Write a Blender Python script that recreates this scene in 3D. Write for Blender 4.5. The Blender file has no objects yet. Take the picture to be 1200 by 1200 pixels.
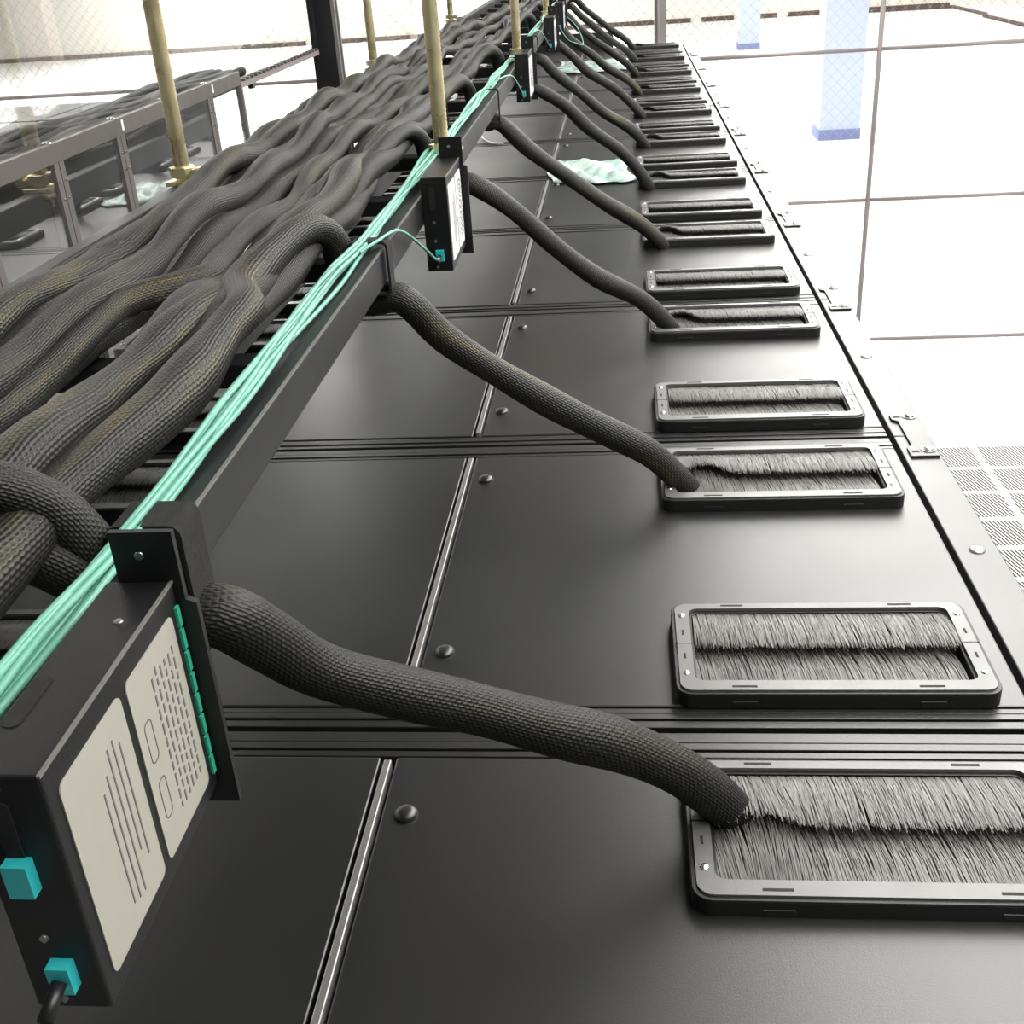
import bpy, math, random
import numpy as np
from mathutils import Vector, Matrix
random.seed(7)
PI = math.pi
SC = bpy.context.scene
COL = SC.collection
H = 2.0                                   # cabinet tops are 2 m above the floor; local heights below count from the tops
def V3(x, y, z): return Vector((x, y, z + H))

# ------------------------------------------------------------------ camera
cd = bpy.data.cameras.new('camera'); cam = bpy.data.objects.new('camera', cd); COL.objects.link(cam)
cd.sensor_width = 36; cd.sensor_fit = 'HORIZONTAL'; cd.lens = 1329.8 / 1200 * 36; cd.clip_start = .02; cd.clip_end = 200
R_ = Vector((0.994648, 0.083114, -0.061378)); U_ = Vector((0.016546, 0.458254, 0.888667)); F_ = Vector((-0.101988, 0.884926, -0.454427))
m = Matrix((R_, U_, -F_)).transposed().to_4x4(); m.translation = V3(0.20155, -0.77224, 0.60449)
cam.matrix_world = m
SC.camera = cam

# ------------------------------------------------------------------ world, exposure
w = bpy.data.worlds.new('world'); SC.world = w; w.use_nodes = True
w.node_tree.nodes['Background'].inputs[0].default_value = (1.0, .985, .95, 1)
w.node_tree.nodes['Background'].inputs[1].default_value = .12
SC.view_settings.view_transform = 'Standard'; SC.view_settings.look = 'None'
SC.view_settings.gamma = 1; SC.view_settings.use_curve_mapping = False
SC.view_settings.exposure = 0.0
STRIP = 9.0                               # strength of the fluorescent strips
# (x, y0, y1, width, height above the cabinet tops)
STRIPS = [(1.32, -1.2, 3.9, 1.5, 1.5), (1.35, 4.0, 26, .95, 1.5), (5.5, 1, 34, 1.0, 1.75), (10.5, 1, 34, 1.0, 1.75), (-2.6, 6.0, 34, 1.2, 1.75), (-7.5, 4.0, 34, 2.0, 1.75), (-13.0, 4.0, 34, 2.2, 1.75)]  # the three left strips are unseen, added to brighten far roofs and wall

# ------------------------------------------------------------------ materials
def mat(name, col, rough=.5, metal=0., ior=1.5, spec=.5, emit=0):
    M = bpy.data.materials.new(name); M.use_nodes = True
    b = M.node_tree.nodes['Principled BSDF']
    b.inputs['Base Color'].default_value = (*col, 1); b.inputs['Roughness'].default_value = rough
    b.inputs['Metallic'].default_value = metal; b.inputs['IOR'].default_value = ior
    b.inputs['Specular IOR Level'].default_value = spec
    if emit:
        b.inputs['Emission Color'].default_value = (*col, 1); b.inputs['Emission Strength'].default_value = emit
    return M
def nd(M, t, **k):
    n = M.node_tree.nodes.new(t)
    for a, v in k.items(): setattr(n, a, v)
    return n
def lk(M, a, b): M.node_tree.links.new(a, b)
def noise_rough(M, scale, lo, hi, bump=0., bscale=300, coord='Object', colmix=None, stretch=None):
    b = M.node_tree.nodes['Principled BSDF']; tc = nd(M, 'ShaderNodeTexCoord')
    src = tc.outputs[coord]
    if stretch:
        mp = nd(M, 'ShaderNodeMapping'); mp.inputs['Scale'].default_value = stretch; lk(M, src, mp.inputs[0]); src = mp.outputs[0]
    n = nd(M, 'ShaderNodeTexNoise'); n.inputs['Scale'].default_value = scale; n.inputs['Detail'].default_value = 5
    lk(M, src, n.inputs['Vector'])
    r = nd(M, 'ShaderNodeMapRange'); r.inputs['From Min'].default_value = .3; r.inputs['From Max'].default_value = .7
    r.inputs['To Min'].default_value = lo; r.inputs['To Max'].default_value = hi
    lk(M, n.outputs['Fac'], r.inputs['Value']); lk(M, r.outputs[0], b.inputs['Roughness'])
    if bump:
        n2 = nd(M, 'ShaderNodeTexNoise'); n2.inputs['Scale'].default_value = bscale; n2.inputs['Detail'].default_value = 2
        lk(M, tc.outputs[coord], n2.inputs['Vector'])
        bp = nd(M, 'ShaderNodeBump'); bp.inputs['Strength'].default_value = bump; bp.inputs['Distance'].default_value = .001
        lk(M, n2.outputs['Fac'], bp.inputs['Height']); lk(M, bp.outputs[0], b.inputs['Normal'])
    if colmix:
        c = nd(M, 'ShaderNodeMix', data_type='RGBA'); c.inputs[6].default_value = (*colmix[0], 1); c.inputs[7].default_value = (*colmix[1], 1)
        lk(M, n.outputs['Fac'], c.inputs[0]); lk(M, c.outputs[2], b.inputs['Base Color'])
    return M
MM = {}
MM['roof'] = noise_rough(mat('black_satin_powder_coat', (.009, .009, .009), .34, ior=1.5, spec=.75), 3.5, .31, .38, bump=.12, bscale=900, colmix=((.007, .007, .007), (.012, .012, .012)))
MM['body'] = noise_rough(mat('black_cabinet_paint', (.012, .012, .013), .45), 6, .4, .55)
MM['bead'] = noise_rough(mat('folded_steel_edge', (.26, .255, .25), .3, metal=.6), 8, .25, .4)
MM['edge_highlight'] = noise_rough(mat('painted_edge_highlight', (.17, .165, .155), .4, metal=.3), 30, .35, .5)  # pale colour standing in for light caught along top edges
MM['groove'] = noise_rough(mat('dark_gap', (.004, .004, .004), .8), 6, .7, .9)
MM['plate'] = noise_rough(mat('grommet_grey_plastic', (.10, .10, .098), .34, ior=1.5, spec=.7), 12, .3, .42, bump=.08, bscale=600)
MM['frame_black'] = noise_rough(mat('grommet_black_plastic', (.008, .008, .008), .4), 12, .35, .5)
MM['bristle'] = noise_rough(mat('nylon_bristle', (.17, .165, .155), .38), 40, .3, .5, colmix=((.03, .03, .03), (.2, .195, .18)))
MM['pad'] = noise_rough(mat('brush_root', (.006, .006, .006), .8), 40, .7, .9)
MM['screw'] = noise_rough(mat('zinc_screw', (.75, .74, .72), .22, metal=1), 60, .15, .3)
MM['rack_black'] = noise_rough(mat('ladder_rack_black', (.009, .009, .010), .4, spec=.4), 9, .36, .46, bump=.08, bscale=700)
MM['box_black'] = noise_rough(mat('cassette_black', (.006, .006, .0065), .45, spec=.4), 9, .4, .5, bump=.1, bscale=900)
MM['velcro'] = noise_rough(mat('hook_and_loop_black', (.006, .006, .006), .95), 200, .85, 1., bump=.6, bscale=1500)
MM['gold'] = noise_rough(mat('yellow_zinc', (.62, .5, .24), .3, metal=.85), 30, .22, .36, colmix=((.6, .5, .24), (.9, .82, .55)))
MM['alu'] = noise_rough(mat('brushed_aluminium_rail', (.15, .138, .132), .45, metal=.4), 30, .35, .5)
MM['strut'] = noise_rough(mat('dark_strut', (.012, .012, .013), .5), 20, .4, .6)
MM['strut_edge'] = noise_rough(mat('strut_grey_edge', (.25, .24, .235), .45, metal=.4), 20, .4, .6)
MM['aqua'] = noise_rough(mat('aqua_cord_jacket', (.12, .34, .26), .42), 30, .35, .5)
MM['aqua_plug'] = noise_rough(mat('aqua_connector', (.03, .45, .47), .35), 30, .3, .4)
MM['green_tab'] = noise_rough(mat('green_tab', (.03, .36, .22), .5), 30, .4, .6)
MM['bag'] = noise_rough(mat('thin_clear_plastic', (.5, .6, .56), .3), 14, .2, .4, colmix=((.12, .32, .27), (.62, .64, .6)))
MM['white_tie'] = noise_rough(mat('white_nylon', (.8, .8, .78), .4), 30, .35, .5)
MM['fence'] = noise_rough(mat('galvanised_tube', (.24, .21, .21), .5, metal=.2), 20, .45, .6)
MM['wire'] = noise_rough(mat('galvanised_wire', (.36, .32, .3), .5, metal=.2), 20, .45, .6)
MM['blue'] = noise_rough(mat('pale_blue_paint', (.40, .46, .64), .6), 3, .55, .7)
MM['blue_dark'] = noise_rough(mat('blue_skirting', (.15, .19, .36), .6), 3, .55, .7)
MM['beige'] = noise_rough(mat('beige_paint', (.36, .3, .27), .6), 3, .55, .7)
MM['brown'] = noise_rough(mat('brown_rubber_base', (.09, .06, .05), .6), 3, .55, .7)
MM['wall'] = noise_rough(mat('white_wall_paint', (.86, .84, .76), .7), 3, .65, .8)
MM['white'] = noise_rough(mat('white_enamel', (.85, .85, .85), .5), 3, .45, .6)
MM['ceil'] = noise_rough(mat('dark_grey_ceiling_paint', (.12, .12, .12), .8), 3, .75, .85)
MM['diffuser'] = mat('fluorescent_diffuser', (1, .985, .95), .5, emit=STRIP)
# floor: white raised tiles with thin joints
def floor_mat():
    M = mat('white_raised_floor_tile', (.86, .86, .85), .45); b = M.node_tree.nodes['Principled BSDF']
    tc = nd(M, 'ShaderNodeTexCoord'); br = nd(M, 'ShaderNodeTexBrick', offset=0.)
    br.inputs['Scale'].default_value = 1; br.inputs['Brick Width'].default_value = .6; br.inputs['Row Height'].default_value = .6
    br.inputs['Mortar Size'].default_value = .0022
    br.inputs['Color1'].default_value = (.88, .88, .87, 1); br.inputs['Color2'].default_value = (.84, .84, .83, 1); br.inputs['Mortar'].default_value = (.55, .53, .5, 1)
    lk(M, tc.outputs['Object'], br.inputs['Vector']); lk(M, br.outputs['Color'], b.inputs['Base Color']); return M
MM['floor'] = floor_mat()
def perf_mat():                                     # white tile pierced by rows of slanted slots
    M = mat('perforated_tile', (.85, .85, .84), .45); b = M.node_tree.nodes['Principled BSDF']
    tc = nd(M, 'ShaderNodeTexCoord'); s = nd(M, 'ShaderNodeSeparateXYZ'); lk(M, tc.outputs['Object'], s.inputs[0])
    def math_(op, a, bb=None):
        n = nd(M, 'ShaderNodeMath', operation=op)
        for i, v in enumerate((a, bb)):
            if v is None: continue
            if isinstance(v, (int, float)): n.inputs[i].default_value = v
            else: lk(M, v, n.inputs[i])
        return n.outputs[0]
    def cell(o): # distance from the centre of a .28 cell
        q = math_('FRACT', math_('DIVIDE', math_('ADD', o, 2.8), .28)); return math_('ABSOLUTE', math_('SUBTRACT', q, .5))
    inx = math_('LESS_THAN', cell(s.outputs[0]), .44); iny = math_('LESS_THAN', cell(s.outputs[1]), .44)
    dg = math_('FRACT', math_('MULTIPLY', math_('ADD', s.outputs[0], math_('MULTIPLY', s.outputs[1], .25)), 58.))
    st = math_('LESS_THAN', dg, .6)
    f = math_('MULTIPLY', math_('MULTIPLY', inx, iny), st)
    c = nd(M, 'ShaderNodeMix', data_type='RGBA'); c.inputs[6].default_value = (.85, .85, .84, 1); c.inputs[7].default_value = (.02, .015, .012, 1)
    lk(M, f, c.inputs[0]); lk(M, c.outputs[2], b.inputs['Base Color']); return M
MM['perf'] = perf_mat()
def sleeve_mat(name, tint, dark, freq=210., turns=22.):
    M = mat(name, dark, .5, spec=.28); b = M.node_tree.nodes['Principled BSDF']
    uv = nd(M, 'ShaderNodeUVMap'); s = nd(M, 'ShaderNodeSeparateXYZ'); lk(M, uv.outputs[0], s.inputs[0])
    tc = nd(M, 'ShaderNodeTexCoord')
    def math_(op, a, bb=None, cc=None):
        n = nd(M, 'ShaderNodeMath', operation=op)
        for i, v in enumerate((a, bb, cc)):
            if v is None: continue
            if isinstance(v, (int, float)): n.inputs[i].default_value = v
            else: lk(M, v, n.inputs[i])
        return n.outputs[0]
    nz = nd(M, 'ShaderNodeTexNoise'); nz.inputs['Scale'].default_value = 9; nz.inputs['Detail'].default_value = 2
    lk(M, tc.outputs['Object'], nz.inputs['Vector'])
    warp = math_('MULTIPLY', nz.outputs['Fac'], 2.5)
    a = math_('MULTIPLY', s.outputs[0], freq); v = math_('ADD', math_('MULTIPLY', s.outputs[1], turns), warp)
    w1 = math_('SINE', math_('MULTIPLY', math_('ADD', v, a), 2 * PI)); w2 = math_('SINE', math_('MULTIPLY', math_('SUBTRACT', v, a), 2 * PI))
    w3 = math_('SINE', math_('MULTIPLY', v, 4 * PI))                                   # stretched mesh shows its strands lengthwise
    hh = math_('MULTIPLY', math_('ADD', math_('MAXIMUM', w1, w2), math_('MULTIPLY', w3, .8)), .5)
    bp = nd(M, 'ShaderNodeBump'); bp.inputs['Strength'].default_value = .5; bp.inputs['Distance'].default_value = .0008
    lk(M, hh, bp.inputs['Height']); lk(M, bp.outputs[0], b.inputs['Normal'])
    n2 = nd(M, 'ShaderNodeTexNoise'); n2.inputs['Scale'].default_value = 1; n2.inputs['Detail'].default_value = 3
    mp = nd(M, 'ShaderNodeMapping'); mp.inputs['Scale'].default_value = (7, 6, 1); lk(M, uv.outputs[0], mp.inputs[0]); lk(M, mp.outputs[0], n2.inputs['Vector'])
    patch = nd(M, 'ShaderNodeMapRange'); patch.inputs['From Min'].default_value = .54; patch.inputs['From Max'].default_value = .74
    lk(M, n2.outputs['Fac'], patch.inputs['Value'])
    c0 = nd(M, 'ShaderNodeMix', data_type='RGBA'); c0.inputs[6].default_value = (.021, .0205, .0185, 1); c0.inputs[7].default_value = (*tint, 1)
    lk(M, patch.outputs[0], c0.inputs[0])
    hr = nd(M, 'ShaderNodeMapRange'); hr.inputs['From Min'].default_value = .1; hr.inputs['From Max'].default_value = .95
    lk(M, hh, hr.inputs['Value'])
    c1 = nd(M, 'ShaderNodeMix', data_type='RGBA'); c1.inputs[6].default_value = (*dark, 1)
    lk(M, hr.outputs[0], c1.inputs[0]); lk(M, c0.outputs[2], c1.inputs[7]); lk(M, c1.outputs[2], b.inputs['Base Color'])
    return M
MM['sleeve'] = sleeve_mat('braided_sleeve_grey', (.12, .10, .055), (.010, .010, .010))
MM['sleeve_b'] = sleeve_mat('braided_sleeve_olive', (.21, .17, .055), (.012, .012, .010), 180, 20)
MM['sleeve_c'] = sleeve_mat('braided_sleeve_black', (.08, .07, .04), (.006, .006, .006), 230, 24)
def label_mat():
    M = mat('printed_label', (.5, .48, .42), .6); b = M.node_tree.nodes['Principled BSDF']
    tc = nd(M, 'ShaderNodeTexCoord'); mp = nd(M, 'ShaderNodeMapping'); mp.inputs['Scale'].default_value = (1, 260, 900)
    lk(M, tc.outputs['Object'], mp.inputs[0]); n = nd(M, 'ShaderNodeTexNoise'); n.inputs['Scale'].default_value = 1; n.inputs['Detail'].default_value = 1
    lk(M, mp.outputs[0], n.inputs['Vector'])
    s = nd(M, 'ShaderNodeSeparateXYZ'); lk(M, tc.outputs['Object'], s.inputs[0])
    q = nd(M, 'ShaderNodeMath', operation='MULTIPLY'); q.inputs[1].default_value = 190; lk(M, s.outputs[1], q.inputs[0])
    fr = nd(M, 'ShaderNodeMath', operation='FRACT'); lk(M, q.outputs[0], fr.inputs[0])
    lt = nd(M, 'ShaderNodeMath', operation='LESS_THAN'); lt.inputs[1].default_value = .42; lk(M, fr.outputs[0], lt.inputs[0])
    gt = nd(M, 'ShaderNodeMath', operation='GREATER_THAN'); gt.inputs[1].default_value = .54; lk(M, n.outputs['Fac'], gt.inputs[0])
    mu = nd(M, 'ShaderNodeMath', operation='MULTIPLY'); lk(M, lt.outputs[0], mu.inputs[0]); lk(M, gt.outputs[0], mu.inputs[1])
    m2 = nd(M, 'ShaderNodeMath', operation='MULTIPLY'); m2.inputs[1].default_value = .75; lk(M, mu.outputs[0], m2.inputs[0])
    c = nd(M, 'ShaderNodeMix', data_type='RGBA'); c.inputs[6].default_value = (.52, .5, .44, 1); c.inputs[7].default_value = (.12, .11, .11, 1)
    lk(M, m2.outputs[0], c.inputs[0]); lk(M, c.outputs[2], b.inputs['Base Color']); return M
MM['label'] = label_mat()
MM['paper'] = noise_rough(mat('blank_label', (.30, .29, .25), .6), 30, .5, .7)
MM['paper_bright'] = noise_rough(mat('white_label', (.6, .6, .62), .6), 30, .5, .7)
MM['paper_line'] = noise_rough(mat('label_ink', (.1, .095, .1), .6), 30, .5, .7)
def glass_mat():                                    # clear pane with a strongly reflecting coating
    M = bpy.data.materials.new('coated_clear_pane'); M.use_nodes = True; nt = M.node_tree; nt.nodes.clear()
    out = nd(M, 'ShaderNodeOutputMaterial'); g = nd(M, 'ShaderNodeBsdfGlossy'); g.inputs['Color'].default_value = (.95, .94, .94, 1); g.inputs['Roughness'].default_value = .002
    d = nd(M, 'ShaderNodeBsdfTransparent'); d.inputs['Color'].default_value = (.95, .96, .96, 1)
    n = nd(M, 'ShaderNodeTexNoise'); n.inputs['Scale'].default_value = 2; r = nd(M, 'ShaderNodeMapRange'); r.inputs['To Min'].default_value = .22; r.inputs['To Max'].default_value = .29
    mx = nd(M, 'ShaderNodeMixShader'); lk(M, n.outputs['Fac'], r.inputs['Value']); lk(M, r.outputs[0], mx.inputs[0])
    lk(M, d.outputs[0], mx.inputs[1]); lk(M, g.outputs[0], mx.inputs[2]); lk(M, mx.outputs[0], out.inputs[0]); return M
MM['pane'] = glass_mat()
MM['strip'] = noise_rough(mat('frosted_joint_strip', (.13, .118, .114), .45, spec=.3), 30, .35, .5)

# ------------------------------------------------------------------ mesh helpers
class MB:
    def __init__(s): s.v = []; s.f = []; s.uv = []; s.mi = []; s.sm = []; s.has_uv = False
    def add(s, vs, fs, uvs=None, mi=0, smooth=False):
        o = len(s.v); s.v += [tuple(v) for v in vs]
        for i, f in enumerate(fs):
            s.f.append(tuple(o + k for k in f)); s.mi.append(mi); s.sm.append(smooth)
            s.uv.append(uvs[i] if uvs else [(0, 0)] * len(f))
        if uvs: s.has_uv = True
    def box(s, x0, x1, y0, y1, z0, z1, mi=0):
        vs = [(x, y, z) for z in (z0, z1) for y in (y0, y1) for x in (x0, x1)]
        s.add(vs, [(0, 2, 3, 1), (4, 5, 7, 6), (0, 1, 5, 4), (2, 6, 7, 3), (0, 4, 6, 2), (1, 3, 7, 5)], mi=mi); return s
    def tube(s, pts, r, n=12, cap=True, mi=0, flat=None):
        P = [Vector(p) for p in pts]; rr = r if isinstance(r, (list, tuple)) else [r] * len(P)
        T = [(P[min(i + 1, len(P) - 1)] - P[max(i - 1, 0)]).normalized() for i in range(len(P))]
        ref = Vector((0, 0, 1)) if abs(T[0].z) < .9 else Vector((1, 0, 0))
        N = T[0].cross(ref).normalized(); vs = []; L = 0; Ls = []
        for i, (p, t) in enumerate(zip(P, T)):
            if i: L += (p - P[i - 1]).length
            Ls.append(L); N = (N - t * N.dot(t)).normalized(); B = t.cross(N)
            for k in range(n):
                a = 2 * PI * k / n; vs.append(p + (N * math.cos(a) + B * math.sin(a)) * rr[i])
        fs = []; uvs = []
        for i in range(len(P) - 1):
            for k in range(n):
                k2 = (k + 1) % n
                fs.append((i * n + k, i * n + k2, (i + 1) * n + k2, (i + 1) * n + k))
                uvs.append([(Ls[i], k / n), (Ls[i], (k + 1) / n), (Ls[i + 1], (k + 1) / n), (Ls[i + 1], k / n)])
        s.add(vs, fs, uvs, mi, True)
        if cap:
            o = len(s.v) - len(vs)
            s.f.append(tuple(o + k for k in range(n))[::-1]); s.f.append(tuple(o + (len(P) - 1) * n + k for k in range(n)))
            for _ in (0, 1): s.uv.append([(0, 0)] * n); s.mi.append(mi); s.sm.append(False)
        return s
    def cyl(s, c, r, h, axis='z', n=16, mi=0, r2=None):
        a = {'x': Vector((1, 0, 0)), 'y': Vector((0, 1, 0)), 'z': Vector((0, 0, 1))}[axis]; c = Vector(c)
        return s.tube([c, c + a * h], [r, r if r2 is None else r2], n, mi=mi)
    def dome(s, c, r, h, n=18, mi=0):
        rings = [(1, 0), (.98, .35), (.8, .75), (.45, .95)]; vs = []
        for q, z in rings: vs += [(c[0] + r * q * math.cos(2 * PI * k / n), c[1] + r * q * math.sin(2 * PI * k / n), c[2] + h * z) for k in range(n)]
        vs.append((c[0], c[1], c[2] + h)); fs = []
        for i in range(len(rings) - 1): fs += [(i * n + k, i * n + (k + 1) % n, (i + 1) * n + (k + 1) % n, (i + 1) * n + k) for k in range(n)]
        fs += [(3 * n + k, 3 * n + (k + 1) % n, 4 * n) for k in range(n)]; s.add(vs, fs, None, mi, True); return s
    def prism(s, poly, h0, h1, plane='xy', mi=0):
        n = len(poly)
        def P(a, b, h): return {'xy': (a, b, h), 'yz': (h, a, b), 'xz': (a, h, b)}[plane]
        vs = [P(a, b, h0) for a, b in poly] + [P(a, b, h1) for a, b in poly]
        fs = [tuple(range(n))[::-1], tuple(range(n, 2 * n))] + [(k, (k + 1) % n, n + (k + 1) % n, n + k) for k in range(n)]
        s.add(vs, fs, mi=mi); return s
    def ring(s, outer, inner, h0, h1, plane='xy', mi=0):          # a frame between two loops with equal vertex counts
        n = len(outer)
        def P(a, b, h): return {'xy': (a, b, h), 'yz': (h, a, b), 'xz': (a, h, b)}[plane]
        vs = [P(*q, h0) for q in outer] + [P(*q, h0) for q in inner] + [P(*q, h1) for q in outer] + [P(*q, h1) for q in inner]
        fs = []
        for k in range(n):
            j = (k + 1) % n
            fs += [(k, j, 2 * n + j, 2 * n + k), (n + j, n + k, 3 * n + k, 3 * n + j), (2 * n + k, 2 * n + j, 3 * n + j, 3 * n + k), (j, k, n + k, n + j)]
        s.add(vs, fs, mi=mi); return s
    def build(s, name, mats, parent=None, loc=None, bevel=0):
        me = bpy.data.meshes.new(name); me.from_pydata(s.v, [], s.f)
        if not isinstance(mats, (list, tuple)): mats = [mats]
        for q in mats: me.materials.append(q)
        me.polygons.foreach_set('material_index', s.mi); me.polygons.foreach_set('use_smooth', s.sm)
        if s.has_uv:
            l = me.uv_layers.new(name='UVMap'); l.data.foreach_set('uv', [c for f in s.uv for p in f for c in p])
        me.update(); o = bpy.data.objects.new(name, me); COL.objects.link(o)
        if parent: o.parent = parent
        if loc: o.location = V3(*loc) if not parent else loc
        if bevel:
            b = o.modifiers.new('bevel', 'BEVEL'); b.width = bevel; b.segments = 2; b.limit_method = 'ANGLE'
        return o
def rrect(x0, x1, y0, y1, r, n=5):
    out = []
    for cx, cy, a0 in ((x1 - r, y1 - r, 0), (x0 + r, y1 - r, PI / 2), (x0 + r, y0 + r, PI), (x1 - r, y0 + r, 1.5 * PI)):
        out += [(cx + r * math.cos(a0 + PI / 2 * k / n), cy + r * math.sin(a0 + PI / 2 * k / n)) for k in range(n + 1)]
    return out
def tag(o, label=None, cat=None, group=None, kind=None):
    if label: o['label'] = label
    if cat: o['category'] = cat
    if group: o['group'] = group
    if kind: o['kind'] = kind
    return o
def empty(name, loc):
    o = bpy.data.objects.new(name, None); COL.objects.link(o); o.empty_display_size = .05; o.location = V3(*loc); return o
def copy_tree(o, parent=None):
    c = o.copy(); COL.objects.link(c); c.parent = parent
    for k in [q for q in bpy.data.objects if q.parent == o]: copy_tree(k, c)
    return c
def spline(P, n=6):
    P = [Vector(p) for p in P]; out = []
    for i in range(len(P) - 1):
        a, b, c, d = P[max(i - 1, 0)], P[i], P[i + 1], P[min(i + 2, len(P) - 1)]
        for k in range(n):
            t = k / n
            out.append(.5 * ((2 * b) + (c - a) * t + (2 * a - 5 * b + 4 * c - d) * t * t + (3 * b - a - 3 * c + d) * t ** 3))
    out.append(P[-1]); return out

# ------------------------------------------------------------------ setting
fl = MB().box(-30, 30, -6, 36, -.1, 0).build('floor', MM['floor'], loc=(0, 0, -2)); tag(fl, kind='structure')
ce = MB().box(-30, 30, -6, 36, 0, .1).build('ceiling', MM['ceil'], loc=(0, 0, 2.2)); tag(ce, kind='structure')
wb = MB().box(-30, 30, 0, .2, 0, 4.2).build('wall_back', MM['wall'], loc=(0, 34.6, -2)); tag(wb, kind='structure')
t1 = MB()
x = -26
for a, b in ((-26, -9), (-8.6, -4), (-3.8, 2.2), (2.5, 3.4), (4.1, 4.6), (4.9, 9.3)): t1.box(a, b, -.05, 0, 0, .12)
tag(t1.build('baseboard_back', MM['brown'], loc=(0, 34.59, -2)), kind='structure')
t2 = MB().tube([(6.6, 34.3, .03), (9.3, 34.1, .03), (9.35, 31.2, .03), (9.2, 30.8, .03), (9.25, 27.2, .03)], .05, 8)
tag(t2.build('trim_1', MM['brown'], loc=(0, 0, -2)), kind='structure')
for i, (x, y0, y1, wd, z) in enumerate(STRIPS):
    e = empty('fluorescent_light', (x, y0, z))
    MB().box(-wd / 2 - .02, wd / 2 + .02, 0, y1 - y0, .005, .1).build('light_housing', MM['white'], e)
    MB().box(-wd / 2, wd / 2, .02, y1 - y0 - .02, -.02, .004).build('light_diffuser', MM['diffuser'], e)
    tag(e, ['wide fluorescent ceiling light over the aisle beside the nearest cabinets', 'long narrow strip light over the aisle beside the farther cabinets', 'long fluorescent strip light over the middle of the open floor', 'fluorescent strip light farthest to the right of the cabinet row',
            'added strip light over the left aisle, brightening the far roofs', 'added strip light second from the left, brightening the back wall', 'added strip light farthest to the left, brightening the back wall'][i], 'ceiling light')
# blue and beige columns standing far beyond the fence
def column(x, y, wd, mats, label):
    e = empty('column', (x, y, -2)); MB().box(-wd / 2, wd / 2, 0, wd, .13, 4.2).build('shaft', mats[0], e)
    MB().box(-wd / 2 - .01, wd / 2 + .01, -.01, wd + .01, 0, .13).build('skirting', mats[1], e); tag(e, label, 'column')
column(2.94, 14.5, .5, (MM['blue'], MM['blue_dark']), 'wider, nearer pale blue square column with a dark blue foot')
column(2.99, 26.2, .44, (MM['blue'], MM['blue_dark']), 'pale blue square column farther back, left of the wider blue one')
column(12.0, 26.0, .6, (MM['beige'], MM['brown']), 'beige column mirrored in the reflective panel, seen left of the threaded rods')
# perforated floor tiles right of the row
k = 0
for X in (1.48, 2.04):
    for Y in (3.30, 3.86, 4.42):
        o = MB().box(0, .556, 0, .556, 0, .004).build('perforated_floor_tile', MM['perf'], loc=(X, Y, -2))
        tag(o, 'white raised floor tile pierced with slanted slots, %s, %s of its three' % (('in the column beside the cabinets', 'in the column farther right')[k // 3], ('nearest', 'middle', 'farthest')[k % 3]), 'floor tile', 'perforated floor tiles right of the cabinets'); k += 1

# mesh fence across the room behind the row
FY = 6.72
def fence_panel(x0, x1, z0, z1, y, label, d=.05):
    e = empty('mesh_fence', (x0, y, z0)); W_ = x1 - x0; Hh = z1 - z0
    MB().tube([(0, 0, 0), (0, 0, Hh)], .015, 8).build('fence_post', MM['fence'], e)
    for zz in (.02, .948, 1.843, Hh):
        MB().tube([(.015, 0, zz), (W_, 0, zz)], .012, 8).build('fence_rail', MM['fence'], e)
    b = MB()
    n = int((W_ + Hh) / (d * 1.414)) + 1
    for i in range(1, n):
        c = i * d * 1.414
        for s in (1, -1):
            xa = max(0, c - Hh); xb = min(W_, c)
            if xb <= xa: continue
            za, zb = c - xa, c - xb
            if s < 0: xa, xb = W_ - xa, W_ - xb
            dx = .0011
            yy = .004 * s
            t = .0011; q = (t if s > 0 else -t) * .7
            vs = []
            for (X, Z) in ((xa, za), (xb, zb)):
                vs += [(X - q, yy, Z - t * .7), (X, yy + t, Z), (X + q, yy, Z + t * .7), (X, yy - t, Z)]
            b.add(vs, [(k, (k + 1) % 4, 4 + (k + 1) % 4, 4 + k) for k in range(4)])
    o = b.build('chain_link', MM['wire'], e); tag(e, label, 'fence', 'mesh fence panels behind the row')
    return e
for x0, x1, lb in ((-6.2, -3.9, 'far left panel of the chain-link fence behind the row'), (-3.9, -1.7, 'chain-link fence panel left of the black strut post'), (-1.7, .42, 'chain-link fence panel straight behind the end of the ladder rack'),
                   (.42, 1.75, 'chain-link fence panel between the end of the row and the thin right post'), (1.75, 4.2, 'chain-link fence panel right of the thin post, crossed by horizontal rails'), (4.2, 6.6, 'chain-link fence panel past the right one, seen mirrored at the left'),
                   (6.6, 9.0, 'outermost right chain-link fence panel, seen mirrored at the far left')):
    fence_panel(x0, x1, -2, .8, FY, lb)
p_ = MB().box(-.022, .022, -.022, .022, 0, 3.4).build('fence_end_post', MM['strut_edge'], loc=(.455, FY - .06, -2)); tag(p_, 'light grey square steel post right behind the far end of the row', 'post')

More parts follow.
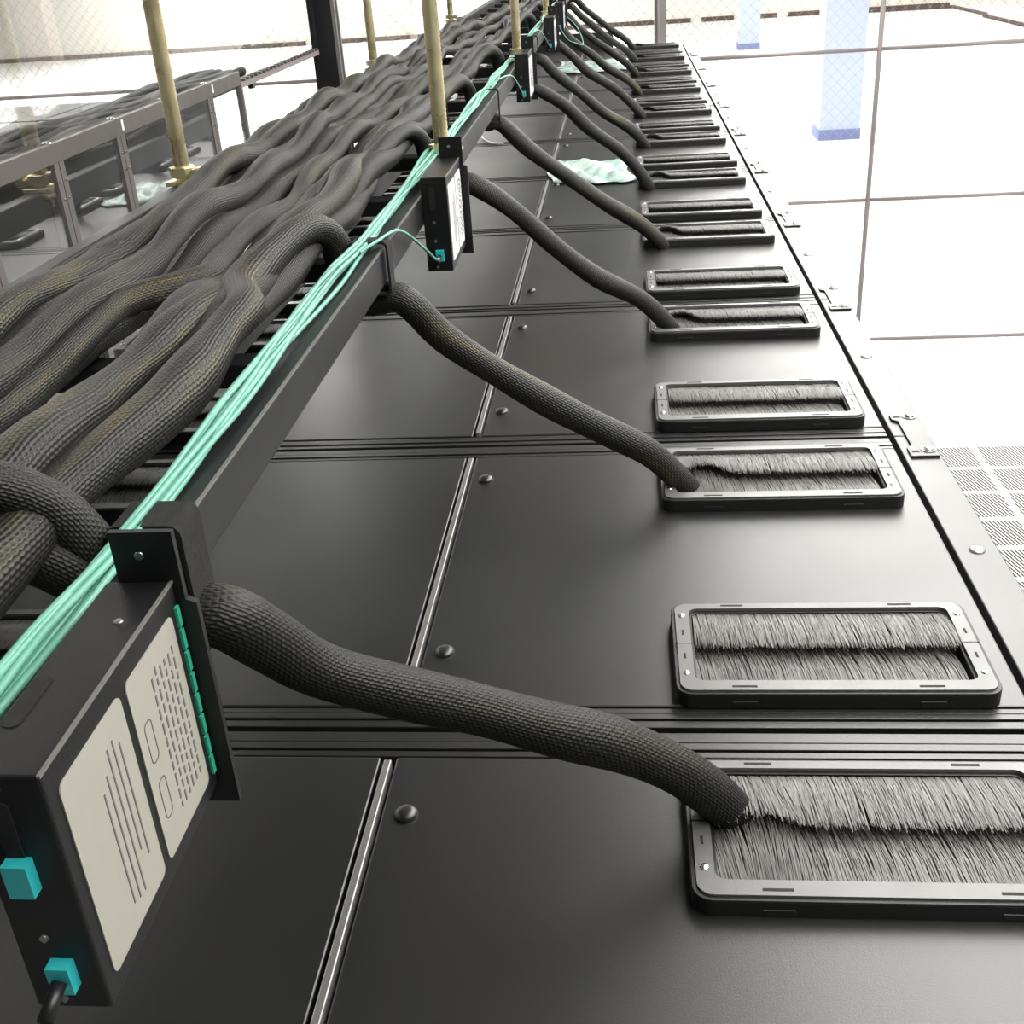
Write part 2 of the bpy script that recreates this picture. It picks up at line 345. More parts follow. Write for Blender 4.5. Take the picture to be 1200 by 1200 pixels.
# ------------------------------------------------------------------ cabinets
cab = empty('server_cabinet', (0, -.3, 0))
MB().box(-.58, .58, -.2985, .2985, -2.0, -.014).build('body', MM['body'], cab)
for sx in (1, -1):
    a, b = sorted((sx * .0065, sx * .5345))
    o = MB().box(a, b, -.268, .262, -.012, 0).build('roof_panel', MM['roof'], cab, bevel=.0015)
for y0, y1, z in ((-.2965, -.2875, -.001), (-.2855, -.2785, .0), (-.2765, -.2700, -.001), (.2645, .2715, -.001), (.2735, .2820, 0), (.2840, .2965, -.001)):
    MB().box(-.5345, .5345, y0, y1, -.012, z).build('roof_edge_rib', MM['roof'], cab, bevel=.0007)
MB().box(-.003, .0035, -.262, .256, -.012, .0025).build('centre_bead', MM['bead'], cab, bevel=.001)
for sx in (1, -1):
    a, b = sorted((sx * .5405, sx * .586))
    MB().box(a, b, -.299, .299, -.02, 0).build('side_strip', MM['roof'], cab, bevel=.0015)
o = MB().dome((.5635, 0, 0), .0085, .0025).build('strip_bolt', MM['bead'], cab)
MB().dome((.5635, 0, .002), .004, .0012).build('bolt_centre', MM['screw'], o)
for yy in (.193, -.185):
    MB().dome((.026, yy, 0), .0095, .0055).build('roof_stud', MM['roof'], cab)
def bristles(rnd, w_, d, hx=None, z0=.0):
    """two facing rows of bristles inside an opening w_ x d centred on 0; hx: where a cable pushes through"""
    b = MB(); d2 = d / 2
    def row(n, y_root, sgn, ln, zr, zt, spread):
        for i in range(n):
            x = -w_ / 2 + w_ * (i + rnd.random()) / n
            L = ln * (1 + rnd.gauss(0, .045)); z1 = zt + rnd.gauss(0, .0012); dx = rnd.gauss(spread, .0022); wd = .00036
            zz = zr + rnd.random() * .002
            vs = []
            for t in (0, .4, .75, 1):
                y = y_root + sgn * L * t; z = zz + (z1 - zz) * t * t + .0035 * math.sin(PI * t * .9)
                ww = wd * (1 - .5 * t); xx = x + dx * t
                if hx is not None:
                    g = math.exp(-((x - hx) / .022) ** 2); xx += (x - hx) * .35 * g * t; z += .012 * g * t
                vs += [(xx - ww, y, z), (xx + ww, y, z)]
            b.add(vs, [(0, 1, 3, 2), (2, 3, 5, 4), (4, 5, 7, 6)])
    q = w_ / .232
    row(int(520 * q), -d2 + .0005, 1, d * .56, .0045, .0005, -.006)
    row(int(900 * q), d2 - .0005, -1, d * .52, .0110, .0150, .003)
    row(int(300 * q), d2 - .0005, -1, d * .49, .0085, .0105, .004)
    return b
def grommet(cx, cy, cable, seed, w_=.272):
    d = .146; screws = True; sl = w_ * .287
    out = rrect(-w_ / 2, w_ / 2, -d / 2, d / 2, .013); inn = rrect(-w_ / 2 + .019, w_ / 2 - .019, -d / 2 + .02, d / 2 - .015, .007)
    out2 = rrect(-w_ / 2 + .0035, w_ / 2 - .0035, -d / 2 + .0035, d / 2 - .0035, .011)
    f = MB(); f.ring(out, inn, 0, .0135)
    f.ring(out, out2, .0135, .0150)
    for sy in (-1, 1):
        for sx in (-sl, sl): f.box(sx - .011, sx + .011, sy * d / 2 - .0006, sy * d / 2 + .0006, .003, .007)
    fr = f.build('grommet_frame', MM['frame_black'], cab, loc=(cx, cy, 0), bevel=.0012)
    c1 = MB(); y_in = -d / 2 + .02; 
    inp = rrect(-w_ / 2 + .0165, w_ / 2 - .0165, -d / 2 + .0175, d / 2 - .0120, .008); c1.ring(out2, inp, .0136, .0168)
    s = c1
    for sy, yy in ((-1, -d / 2 + .0085), (1, d / 2 - .007)):
        for sx in (-sl, sl): s.box(sx - .0105, sx + .0105, yy - .0012, yy + .0012, .0160, .01705, mi=1)
    for sx in (-1, 1):
        s.box(sx * (w_ / 2 - .0095) - .0075, sx * (w_ / 2 - .0095) + .0075, .0015, .0022, .0160, .01705, mi=1)
        for yy in (-.018, .02): s.box(sx * (w_ / 2 - .0095) - .001, sx * (w_ / 2 - .0095) + .001, yy - .004, yy + .004, .0160, .01705, mi=1)
    s.build('cover_plate', [MM['plate'], MM['pad']], fr)
    MB().box(-w_ / 2 + .019, w_ / 2 - .019, -d / 2 + .02, d / 2 - .015, .0005, .003).build('brush_backing', MM['pad'], fr)
    bb = bristles(random.Random(seed), w_ - .04, d - .037, hx=-.085 if cable else None).build('bristles', MM['bristle'], fr, loc=(0, .0025, 0))
    bb['kind'] = 'stuff'
    if screws:
        for sx in (-1, 1):
            for sy, yy in ((-1, -d / 2 + .029), (1, d / 2 - .024)):
                MB().dome((sx * (w_ / 2 - .0095), yy, .0166), .0036, .0014, 12).build('plate_screw', MM['screw'], fr)
    return fr
GA, GB = .170, -.198
for gx, gw in ((.3765, .272), (-.41, .15)):
    grommet(gx, GA, gx > 0, 3 if gx > 0 else 4, gw); grommet(gx, GB, False, 5 if gx > 0 else 6, gw)
NW = ['nearest', 'second', 'third', 'fourth', 'fifth', 'sixth', 'seventh', 'eighth', 'ninth', 'tenth', 'last']
cabs = [cab]
for i in range(1, 11): c = copy_tree(cab); c.location = V3(0, -.3 + .6 * i, 0); cabs.append(c)
for i, c in enumerate(cabs):
    tag(c, ('nearest black server cabinet, its roof filling the bottom of the view' if i == 0 else 'farthest black server cabinet at the end of the row before the grey post' if i == 10 else
            '%s black server cabinet of the row counted from the camera, roof with brush openings' % NW[i]), 'server cabinet', 'black server cabinets in one row')
nb = empty('server_cabinet', (-2.32, .3, 0))
MB().box(-.58, .58, -.2985, .2985, -2.0, -.012).build('body', MM['body'], nb)
MB().box(-.58, -.005, -.285, .285, -.012, 0).build('roof_panel', MM['roof'], nb, bevel=.0015); MB().box(.005, .58, -.285, .285, -.012, 0).build('roof_panel', MM['roof'], nb, bevel=.0015)
NN = ['nearest', 'second', 'third', 'fourth', 'fifth', 'sixth', 'seventh', 'farthest']
for i in range(8):
    c = nb if i == 0 else copy_tree(nb); c.location = V3(-2.32, .3 + .6 * i, 0)
    tag(c, '%s black cabinet of the neighbouring row behind the clear pane' % NN[i], 'server cabinet', 'cabinets of the neighbouring row')
# brackets tying neighbouring cabinets together at the right edge
def tie_plate():
    e = empty('joining_bracket', (0, 0, 0)); b = MB()
    poly = [(-.018, -.068), (.016, -.068), (.016, .070), (-.012, .070), (-.018, .064), (-.018, .048), (-.011, .042), (-.011, -.036), (-.018, -.042)]
    b.prism(poly, 0, .0028); b.box(-.015, -.006, -.058, -.053, .0024, .0031, mi=1).box(-.015, -.006, .053, .058, .0024, .0031, mi=1); b.build('plate', [MM['roof'], MM['pad']], e)
    for yy in (-.050, .056):
        o = MB().cyl((.006, yy, .0028), .0095, .001, n=20).build('washer', MM['bead'], e)
        MB().dome((.006, yy, .0038), .0065, .003).build('screw_head', MM['screw'], o)
    return e
br0 = tie_plate(); br0.location = V3(.5665, 0, .0003)
for i in range(0, 10):
    o = br0 if i == 0 else copy_tree(br0); o.location = V3(.5665, .6 * i, .0003)
    tag(o, 'notched joining bracket bolted over the joint between the %s and %s cabinet' % (NW[i], NW[i + 1]), 'bracket', 'joining brackets along the right edge')

# ------------------------------------------------------------------ ladder rack
BX0, BX1, BZ0, BZ1 = -.072, -.0435, .289, .325
rk = empty('ladder_rack', (0, 0, 0))
MB().box(BX0, BX1, -.75, 6.2, BZ0, BZ1).build('stringer', MM['rack_black'], rk, bevel=.002)
MB().box(BX1 - .0016, BX1 + .0003, -.75, 6.2, BZ1 - .0012, BZ1 + .0004).build('stringer_highlight', MM['edge_highlight'], rk)  # highlight painted as a thin pale strip on the beam's top right edge
MB().box(-.408, -.385, -.75, 6.2, BZ0, BZ1).build('stringer', MM['rack_black'], rk, bevel=.0025)
MB().box(-.178, -.160, .2, 1.35, .262, .296).build('centre_rail', MM['rack_black'], rk, bevel=.002)
yy = -.525
while yy < 6.1:
    MB().box(-.385, BX0, yy - .016, yy + .016, .285, .305).build('rung', MM['rack_black'], rk, bevel=.002); yy += .31
tag(rk, 'long black ladder rack hung above the cabinet row', 'cable tray')

# ------------------------------------------------------------------ sleeved cables: each runs along the rack, then drops to its cabinet
def run_pos(k, Y):
    """place of cable k across the rack at depth Y; cables to the right have already turned off"""
    K = (Y + .2) / .6; n0 = max(10 - K, 1.2); width = min(.235, .05 * (n0 - 1)); r = (k - K) 
    f = min(max((r - .3) / max(n0 - .3, .5), 0), 1)
    lin = -.128 - min(width, .215) * f
    grp = -.100 - .085 * f / .45 if f < .45 else -.228 - .090 * (f - .45) / .55
    t = min(max((Y - .45) / .5, 0), 1)
    return grp * (1 - t) + lin * t - .03 * t * f
DROP = {
0: [(-.032, -.24, .268), (-.013, -.226, .243), (.012, -.211, .21), (.056, -.193, .18), (.101, -.175, .153), (.15, -.158, .123), (.195, -.143, .097), (.237, -.129, .062), (.272, -.116, .018)],
1: [(-.032, .38, .268), (.007, .391, .22), (.058, .403, .176), (.121, .415, .129), (.178, .426, .091), (.226, .434, .06), (.266, .442, .016)],
2: [(-.029, .98, .268), (.031, .993, .224), (.093, 1.005, .161), (.158, 1.017, .105), (.226, 1.028, .064), (.272, 1.036, .016)],
3: [(-.040, 1.58, .268), (.015, 1.583, .214), (.098, 1.587, .15), (.166, 1.589, .099), (.235, 1.592, .054), (.274, 1.594, .016)],
4: [(-.029, 2.18, .268), (.058, 2.182, .218), (.119, 2.183, .158), (.192, 2.185, .103), (.234, 2.186, .059), (.262, 2.187, .016)]}
RD = {0: .0178, 1: .0165, 2: .0150, 3: .0155, 4: .0155}
for k in range(11):
    rnd = random.Random(50 + k)
    Ye = .6 * k - .22
    d = DROP.get(k)
    if not d:
        j = rnd.uniform(-.012, .012)
        d = [(-.03, Ye, .268), (.02 + j, Ye + .004, .222 + rnd.uniform(-.01, .004)), (.09, Ye + .008, .160), (.16 + j, Ye + .01, .108), (.225, Ye + .012, .060), (.266, Ye + .014, .016)]
    r = RD.get(k, .0155)
    # loop over and under the stringer
    loop = [(-.134, Ye - .20, .338), (-.126, Ye - .11, .350), (-.112, Ye - .045, .355), (-.098, Ye - .008, .338), (-.089, Ye + .004, .300), (-.072, Ye + .004, .268)]
    run = []; ph = rnd.uniform(0, 6.28); ph2 = rnd.uniform(0, 6.28); ph3 = rnd.uniform(0, 6.28)
    Y = -.62; lay = .013 if k % 2 else 0
    if k == 0:
        loop = [(-.36, -.46, .352), (-.30, -.40, .368), (-.215, -.325, .376), (-.150, -.275, .370), (-.112, -.250, .345), (-.090, -.243, .300), (-.072, -.24, .268)]
    else:
        while Y < Ye - .27:
            x = run_pos(k, Y) + .0045 * math.sin(Y * 7 + ph) + .002 * math.sin(Y * 17 + ph2)
            z = .326 + lay + .004 * math.cos((Y - .095) / .31 * 2 * PI) + .006 * math.sin(Y * 9 + ph3)
            run.append((x, Y, z)); Y += .055
    d = d + [(d[-1][0] + .012, d[-1][1] + .005, -.004)]; pts = spline(run + loop + d, 4); n = len(pts)
    rr = []; L = 0
    nd_ = len(d) * 4
    for i in range(n):
        if i: L += (pts[i] - pts[i - 1]).length
        q = min(max((n - nd_ - i) / 20, 0), 1); base = r + ((.0152 - min(max(pts[i].y - .8, 0), 1.5) * .002) + .003 * math.sin(k * 2.3) - r) * q if k else r
        rr.append(base * (1 + (.13 if i < n - nd_ else .05) * math.sin(L * 23 + ph) + .035 * math.sin(L * 51 + ph2)))
    for i in range(5): rr[-1 - i] *= .80 + .04 * i
    o = MB().tube([p - pts[-1] for p in pts], rr, 20).build('sleeved_cable', MM[('sleeve_c', 'sleeve_b', 'sleeve', 'sleeve_b')[k % 4] if k else 'sleeve_c'], loc=tuple(pts[-1]))
    tag(o, 'braided black cable dropping from the rack into the brush opening of the %s cabinet' % NW[k], 'cable', 'sleeved drop cables')
# further sleeved bundles that stay on the rack
for i, (xa, za, y1, rr0, mk) in enumerate(((-.322, .332, 3.6, .018, 'sleeve'), (-.296, .350, 2.7, .0175, 'sleeve_b'), (-.246, .350, 1.9, .0165, 'sleeve'), (-.272, .330, 3.0, .0175, 'sleeve_c'), (-.160, .332, 5.6, .016, 'sleeve'), (-.232, .328, 2.3, .016, 'sleeve_c'), (-.128, .334, 1.45, .0155, 'sleeve_c'))):
    rnd = random.Random(90 + i); ph, ph2 = rnd.uniform(0, 6), rnd.uniform(0, 6); run = []; Y = -.62
    while Y < y1:
        t = max(0, Y - 1) * .03
        run.append((xa - .035 * min(max((Y - .4) / .8, 0), 1) * (xa < -.2) + .0045 * math.sin(Y * 6 + ph) + .002 * math.sin(Y * 17 + ph2), Y, za + .005 * math.cos((Y - .095) / .31 * 2 * PI) + .005 * math.sin(Y * 10 + ph2))); Y += .055
    run += [(run[-1][0] - .01, y1 + .05, .325), (run[-1][0] - .015, y1 + .09, .27)]
    pts = spline(run, 4); rad = [rr0 * (.95 - .10 * min(max(pts[j].y - .8, 0), 1.5)) * (1 + .13 * math.sin(j * .31 + ph) + .03 * math.sin(j * .83)) for j in range(len(pts))]
    o = MB().tube([p - pts[0] for p in pts], rad, 20).build('sleeved_cable_bundle', MM[mk], loc=tuple(pts[0]))
    tag(o, ['grey braided cable bundle lying along the left stringer of the rack', 'olive-tinted braided bundle on top, next to the left edge of the rack', 'short grey braided bundle on the upper layer in the middle of the rack',
            'dark braided bundle lying left of the middle of the rack, lower layer', 'long grey braided bundle reaching toward the far end of the rack',
            'thin dark braided bundle under the middle of the rack', 'thin black braided bundle second from the right rack beam'][i], 'cable bundle', 'braided bundles lying on the rack')
o = spline([(-.42, -.40, .33), (-.30, -.345, .345), (-.20, -.29, .342), (-.13, -.262, .325), (-.098, -.252, .30), (-.085, -.25, .275)], 6)
o = MB().tube([p - o[0] for p in o], .017, 18).build('sleeved_cable_bundle', MM['sleeve_c'], loc=(-.42, -.40, .33))
tag(o, 'black braided bundle crossing under the nearest drop cable toward the strap', 'cable bundle', 'braided bundles lying on the rack')

# velcro straps holding each drop cable to the stringer
for k in range(11):
    Ye = .6 * k - .22 - (.02 if k == 0 else .012); big = k < 2
    w_ = .030 if k == 0 else (.020 if k == 1 else .008)
    z0 = .246 if k == 0 else (.278 if k == 1 else .262)
    out = rrect(-.079, -.037, z0, .334, .007); inn = rrect(-.0765, -.0395, z0 + .0025, .3315, .005)
    o = MB().ring([(a + .058, b - .29) for a, b in out], [(a + .058, b - .29) for a, b in inn], -w_ / 2, w_ / 2, 'xz').build('cable_strap', MM['velcro'], loc=(-.058, Ye, .29))
    tag(o, ('wide black hook-and-loop strap around the rack beam beside the nearest cassette box' if k == 0 else 'black strap around the rack beam where the aqua lead branches off' if k == 1 else
            'narrow black strap on the rack beam at the drop cable of the %s cabinet' % NW[k]), 'strap', 'straps around the rack beam')

# ------------------------------------------------------------------ aqua fibre cords on the stringer
for i in range(8):
    rnd = random.Random(200 + i); ph = rnd.uniform(0, 6); pts = []; Y = -.72; yend = (6.0, 6.0, 5.2, 4.0, 3.0, 6.0, 2.0, 1.6)[i]
    bx = -.0665 + .0040 * (i % 3) ; bz = .3275 + .0036 * (i // 3)
    while Y < yend:
        near = abs(((Y + .22 + .3) % .6) - .3)             # distance to the closest strap
        sp = min(near / .14, 1)
        pts.append((bx * 1 + (bx + .060) * (.25 * sp - .25) + .0028 * sp * math.sin(Y * 13 + ph), Y, bz + sp * (.0035 + .003 * math.sin(Y * 9 + ph * 2)))); Y += .04
    s = spline(pts, 3)
    o = MB().tube([p - s[0] for p in s], .0021, 8).build('fibre_cable', MM['aqua'], loc=tuple(s[0]))
    tag(o, 'thin aqua fibre patch cord lying along the top of the right rack beam', 'fibre cord', 'aqua fibre cords on the rack beam')
def patch(pts, label):
    s = spline(pts, 8); o = MB().tube([p - s[0] for p in s], .0017, 8).build('fibre_cable_lead', MM['aqua'], loc=tuple(s[0])); tag(o, label, 'fibre cord')

# ------------------------------------------------------------------ cassette boxes hanging on the beam
def cassette(y0, y1, z0, z1, idx, label):
    e = empty('fibre_cassette_box', (-.028, y0, z0)); X0, X1 = -.0155, .0165; L = y1 - y0; Hh = z1 - z0
    MB().box(X0, X1, 0, L, 0, Hh).build('housing', MM['box_black'], e, bevel=.0012)
    MB().box(X1 - .0012, X1 + .0003, 0, L, Hh - .001, Hh + .0003).build('housing_highlight', MM['edge_highlight'], e)  # added pale sliver, a painted highlight on the housing's top edge
    # flange plate behind the box, with a tab above it
    fx0 = X0 + .006
    poly = [(fx0, Hh + .026), (X1 + .0045, Hh + .026), (X1 + .0045, Hh - .01), (X1 + .0095, Hh - .012), (X1 + .0095, -.012), (X1 - .014, -.012), (X1 - .014, .01), (fx0, .01)]
    fl_ = MB().prism(poly, L, L + .0035, 'xz').build('mounting_flange', MM['box_black'], e)
    MB().tube([((fx0 + X1) / 2, L - .001, Hh + .014), ((fx0 + X1) / 2, L + .0005, Hh + .014)], .0022, 12).build('flange_screw', MM['screw'], fl_)
    for a, b, z0_, z1_, ln in ((.008, .066, .010, Hh - .012, (.35, .60)), (.072, L - .010, .010, Hh - .012, (.1, .9))):
        lb = MB().prism(rrect(a, b, z0_, z1_, .004), X1, X1 + .0006, 'yz').build('printed_label', MM['paper' if idx == 0 else 'paper_bright'], e)
        s = MB(); rnd = random.Random(int(a * 1000) + idx)
        if a < .05:
            for q in range(5):
                yy = a + (b - a) * (.47 + .09 * q); s.box(X1 + .0006, X1 + .0008, yy - .0006, yy + .0005, z0_ + .008 + .02 * rnd.random(), z1_ - .008 - .02 * rnd.random())
        else:
            for q in range(6):
                yy = a + (b - a) * (.42 + .09 * q); zz = z0_ + .012
                while zz < z1_ - .012:
                    ll = .003 + .004 * rnd.random(); s.box(X1 + .0006, X1 + .0008, yy - .0008, yy + .0007, zz, zz + ll); zz += ll + .0022
            for zc in (.3, .62):
                zz = z0_ + (z1_ - z0_) * zc; yy = a + (b - a) * .18
                s.ring([(p[0], p[1]) for p in rrect(yy - .004, yy + .004, zz - .011, zz + .011, .003)], [(p[0], p[1]) for p in rrect(yy - .0034, yy + .0034, zz - .0104, zz + .0104, .0026)], X1 + .0006, X1 + .0008, 'yz')
        s.build('print', MM['paper_line'], lb)
    for q in range(8):
        zz = .010 + q * (Hh - .02) / 8
        MB().box(X1, X1 + .0015, L - .0050, L - .0018, zz, zz + (Hh - .02) / 8 - .002).build('green_tab', MM['green_tab'] if idx == 0 else MM['box_black'], e)
    # front face, toward the camera: vent slot, holes, port with connector
    xc = (X0 + X1) / 2 - .003
    s = MB(); s.prism(rrect(xc - .0035, xc + .0035, Hh * .66, Hh * .9, .003), -.0008, 0, 'xz')
    s.prism(rrect(xc - .007, xc + .003, Hh * .94, Hh * .955, .0005), -.0008, 0, 'xz'); s.build('finger_slot', MM['pad'], e)
    for zf, rr_ in ((.53, .0022), (.33, .0022), (.05, .0022)):
        MB().tube([(xc, -.0012, Hh * zf), (xc, 0, Hh * zf)], rr_, 4).build('front_rivet', MM['bead'], e)
    c = MB().box(xc - .0005, xc + .009, -.006, 0, Hh * .12, Hh * .235).build('adapter_port', MM['aqua_plug'], e)
    MB().tube([(xc + .003, -.020, Hh * .13), (xc + .004, -.006, Hh * .175)], .0032, 10).build('connector_boot', MM['frame_black'], c)
    if idx == 0:    # slot in the top and a second aqua adapter
        MB().prism(rrect(X0 + .002, X0 + .010, .028, .062, .0038), Hh, Hh + .0004).build('top_slot', MM['pad'], e)
        MB().box(xc - .004, xc + .006, -.006, 0, Hh * .55, Hh * .68).build('adapter_port', MM['aqua_plug'], e)
        MB().dome((X0 + .020, L - .035, Hh), .0022, .001, 10).build('top_rivet', MM['bead'], e)
    tag(e, label, 'fibre cassette', 'fibre cassette boxes hung along the rack'); return e
cassette(-.468, -.330, .223, .344, 0, 'black fibre cassette box at the lower left with two pale labels and green tabs')
cassette(.620, .752, .231, .346, 1, 'black fibre cassette box beside the middle threaded rod with an aqua cord in its front')
cassette(2.035, 2.17, .246, .352, 2, 'small black fibre cassette box at the upper centre, third along the rack beam')
cassette(3.20, 3.335, .250, .352, 3, 'fourth black cassette box along the rack beam, just left of the drop cables')
cassette(3.90, 4.035, .255, .355, 4, 'farthest black cassette box at the top edge of the view')
patch([(-.056, .315, .334), (-.045, .345, .337), (-.035, .42, .330), (-.030, .53, .283), (-.0275, .585, .256), (-.0255, .601, .252)], 'aqua patch lead arching from the beam strap to the cassette box by the rod')
patch([(-.056, 1.60, .334), (-.045, 1.64, .342), (-.030, 1.78, .333), (-.027, 1.95, .288), (-.0255, 2.016, .259)], 'aqua patch lead arching into the third cassette box')
patch([(-.056, 2.80, .334), (-.040, 2.85, .342), (-.030, 3.0, .31), (-.0255, 3.181, .264)], 'aqua patch lead hanging into the fourth cassette box')
patch([(-.0255, 3.88, .27), (.005, 3.80, .235), (.035, 3.79, .222), (.062, 3.83, .215), (.03, 3.98, .27), (-.055, 4.1, .334)], 'aqua patch lead hanging in a loop beside the far drop cables')

nr = empty('ladder_rack', (-1.9, -.3, .03))
for x in (0, .30): MB().box(x - .012, x + .012, 0, 5.6, 0, .036).build('stringer', MM['rack_black'], nr)
for q in range(18): MB().box(.012, .288, .1 + q * .31 - .016, .1 + q * .31 + .016, 0, .02).build('rung', MM['rack_black'], nr)
for yy in (.3, 2.0, 3.7, 5.3):
    for x in (0, .3): MB().box(x - .012, x + .012, yy - .02, yy + .02, -.03, 0).build('foot', MM['rack_black'], nr)
tag(nr, 'low black ladder rack on the neighbouring row, seen through the clear pane', 'cable tray')
for i in range(5):
    rnd = random.Random(300 + i); ph = rnd.uniform(0, 6); s = spline([(-1.9 + .045 + .05 * i + .012 * math.sin(Y_ * 1.9 + ph), -.25 + Y_ * .23, .076 + .010 * math.sin(Y_ * 1.3 + ph * 2)) for Y_ in range(24)], 4)
    o = MB().tube([p - s[0] for p in s], [.022 * (1 + .09 * math.sin(q * .5 + ph)) for q in range(len(s))], 14).build('sleeved_cable_bundle', MM['sleeve_c'], loc=tuple(s[0]))
    tag(o, 'dark braided bundle on the neighbouring rack, %s from the clear pane' % ['fifth', 'fourth', 'third', 'second', 'first'][i], 'cable bundle', 'bundles on the neighbouring rack')

# ------------------------------------------------------------------ threaded rods
def rod(x, y, label):
    r_ = .0108; e = empty('threaded_rod', (x, y, .33)); pts = []; rr = []
    z = -.03
    while z < 1.86: pts.append((0, 0, z)); rr.append(.0110 if int(round((z + .03) / .003)) % 2 else .0102); z += .003 if z < 1.0 else .03
    MB().tube(pts, rr, 12).build('rod', MM['gold'], e)
    MB().prism([(-.019 * math.cos(q * PI / 3), -.019 * math.sin(q * PI / 3)) for q in range(6)], .004, .017).build('hex_nut', MM['gold'], e, bevel=.001)
    b = MB().box(-.020, .020, -.020, .020, -.006, .0).box(-.020, .020, .016, .020, -.045, 0).build('clamp_plate', MM['gold'], e, bevel=.001)
    MB().tube([(.022, -.018, .008), (.022, .012, .008)], .0075, 6).build('clamp_bolt', MM['gold'], e)
    MB().tube([(-.012, -.026, -.012), (-.012, .006, -.012)], .0055, 6).build('clamp_bolt', MM['gold'], e)
    tag(e, label, 'threaded rod', 'gold threaded rods holding up the rack'); return e
for x, y, l in ((-.398, .78, 'gold threaded rod at the left with its clamp in front of the reflective panel'), (-.050, .86, 'gold threaded rod rising behind the second cassette box'), (-.402, 2.17, 'gold threaded rod just right of the black strut post'),
                (-.054, 2.24, 'gold threaded rod rising behind the third cassette box'), (-.42, 3.75, 'small far gold threaded rod on the left beam at the top centre'), (-.060, 3.62, 'far gold threaded rod on the right beam behind the fourth cassette box')):
    rod(x, y, l)

# ------------------------------------------------------------------ reflective containment panel on the left edge of the cabinets
PX = -.5
def pane(y0, y1, z0, z1, label):
    o = MB().box(-.001, 0, 0, y1 - y0, 0, z1 - z0).build('containment_pane', MM['pane'], loc=(PX, y0, z0)); tag(o, label, 'panel', 'panes of the containment panel'); return o
pane(-1.4, 1.405, .0, 1.6, 'large dark reflective containment pane left of the rack')
pane(1.405, 2.02, .388, 1.6, 'reflective containment pane above the white opening beside the black post')
pane(2.11, 3.45, .0, 1.6, 'reflective containment pane behind and right of the black strut post')
e = empty('pane_opening_frame', (PX, 1.405, .0))
MB().box(-.008, .004, -.004, .004, 0, .388).build('side_bar', MM['fence'], e); MB().box(-.008, .004, .004, .61, .378, .388).build('top_bar', MM['fence'], e)
t = MB()
for q in range(22): t.box(-.008, .005, .02 + q * .027, .028 + q * .027, .388, .393)
t.build('top_teeth', MM['alu'], e)
tag(e, 'thin pinkish-grey frame around the white opening left of the black post', 'frame')
e = empty('panel_rail', (PX, -.9, .384))
MB().box(0, .004, 0, 2.30, 0, .024).build('rail_bar', MM['alu'], e, bevel=.001)
for yy in (.53, .86, 1.06, 1.27, 1.46, 1.86, 2.06, 2.26):
    MB().box(.004, .0046, yy - .12 - .0025, yy - .12 + .004, .006, .020).build('rail_slot', MM['white_tie'], e)
for yy in (-.16, .03, .24, .43, .631, .83, 1.03, 1.225):
    MB().dome((.002, yy + .9 - .012, .024), .0035, .003, 10).build('rail_screw', MM['screw'], e)
tag(e, 'slotted grey aluminium rail fixed along the reflective panel', 'rail')
for q, yy in enumerate((-.16, .03, .24, .43, .631, .83, 1.03, 1.225)):
    e = empty('joint_strip', (PX, yy, 0))
    MB().box(0, .003, -.014, -.001, .001, .396).build('strip_half', MM['strip'], e); MB().box(0, .003, .001, .014, .001, .396).build('strip_half', MM['strip'], e)
    for sy in (-.007, .007):
        for zz in (.34, .362): MB().tube([(.003, sy, zz), (.0045, sy, zz)], .0022, 8).build('strip_rivet', MM['screw'], e)
    tag(e, '%s vertical frosted joint strip hanging from the aluminium rail' % (['nearest', 'second', 'third', 'fourth', 'fifth', 'sixth', 'seventh', 'farthest'][q]), 'joint strip', 'vertical joint strips on the panel')
e = empty('strut_post', (-.485, 2.065, 0))
MB().box(-.034, .022, -.02, .02, 0, 1.85).build('channel', MM['strut'], e)
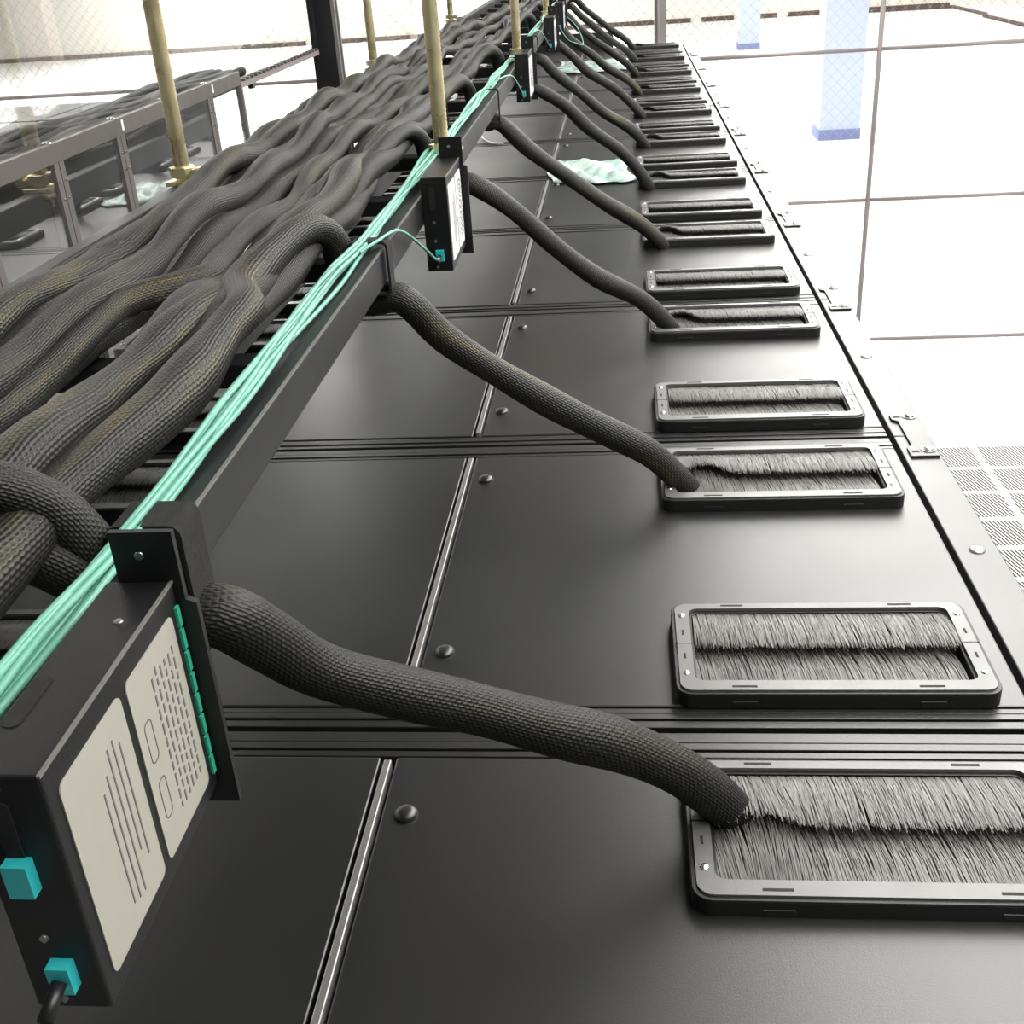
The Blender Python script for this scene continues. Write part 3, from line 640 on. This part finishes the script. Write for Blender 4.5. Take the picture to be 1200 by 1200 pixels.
MB().box(.022, .030, -.02, -.012, 0, 1.85).box(.022, .030, .012, .02, 0, 1.85).box(.022, .025, -.012, .012, 0, 1.85).build('channel_lips', MM['strut_edge'], e)
tag(e, 'black steel strut post with light grey lips at the end of the reflective pane', 'post')

# ------------------------------------------------------------------ things lying on the cabinets
def bag(x0, x1, y0, y1, label, seed):
    rnd = random.Random(seed); n, m_ = 22, 14; vs = []; fs = []
    ph = [rnd.uniform(0, 6) for _ in range(8)]
    for j in range(m_):
        for i in range(n):
            u, v = i / (n - 1), j / (m_ - 1); ed = min(u, 1 - u, v, 1 - v) * 5
            x = x0 + (x1 - x0) * u + .012 * math.sin(7 * v + ph[0]); y = y0 + (y1 - y0) * v + .02 * math.sin(6 * u + ph[1]) + .01 * math.sin(17 * u + ph[2])
            z = .004 + min(ed, 1) * (.008 + .006 * math.sin(14 * u + 9 * v + ph[3]) + .005 * math.sin(31 * u - 19 * v + ph[4])) + .0015 * rnd.random()
            vs.append((x - x0, y - y0, max(z, .002)))
    for j in range(m_ - 1):
        for i in range(n - 1): a = j * n + i; fs.append((a, a + 1, a + n + 1, a + n))
    b = MB(); b.add(vs, fs, None, 0, True); o = b.build('plastic_bag', MM['bag'], loc=(x0, y0, 0)); tag(o, label, 'plastic bag')
    s = o.modifiers.new('thickness', 'SOLIDIFY'); s.thickness = .0012; s.offset = 1
bag(.005, .225, 2.29, 2.60, 'crumpled pale plastic bag lying on the fifth cabinet under the fourth drop cable', 4)
bag(-.10, .235, 4.86, 5.35, 'crumpled pale green plastic bag lying on the far cabinets', 9)
s = spline([(-.262, 3.14, .003), (-.250, 3.07, .006), (-.22, 3.01, .003), (-.178, 2.99, .003)], 6)
o = MB().tube([p - s[0] for p in s], .003, 6).build('cable_tie_offcut', MM['white_tie'], loc=tuple(s[0])); tag(o, 'short white plastic strip lying on a cabinet roof near the second cassette box', 'plastic strip')
o = MB().box(0, .58, 0, .03, 0, .085).build('black_channel', MM['strut'], loc=(-.42, 5.96, 0)); tag(o, 'black steel channel lying across the far end of the row', 'steel channel')
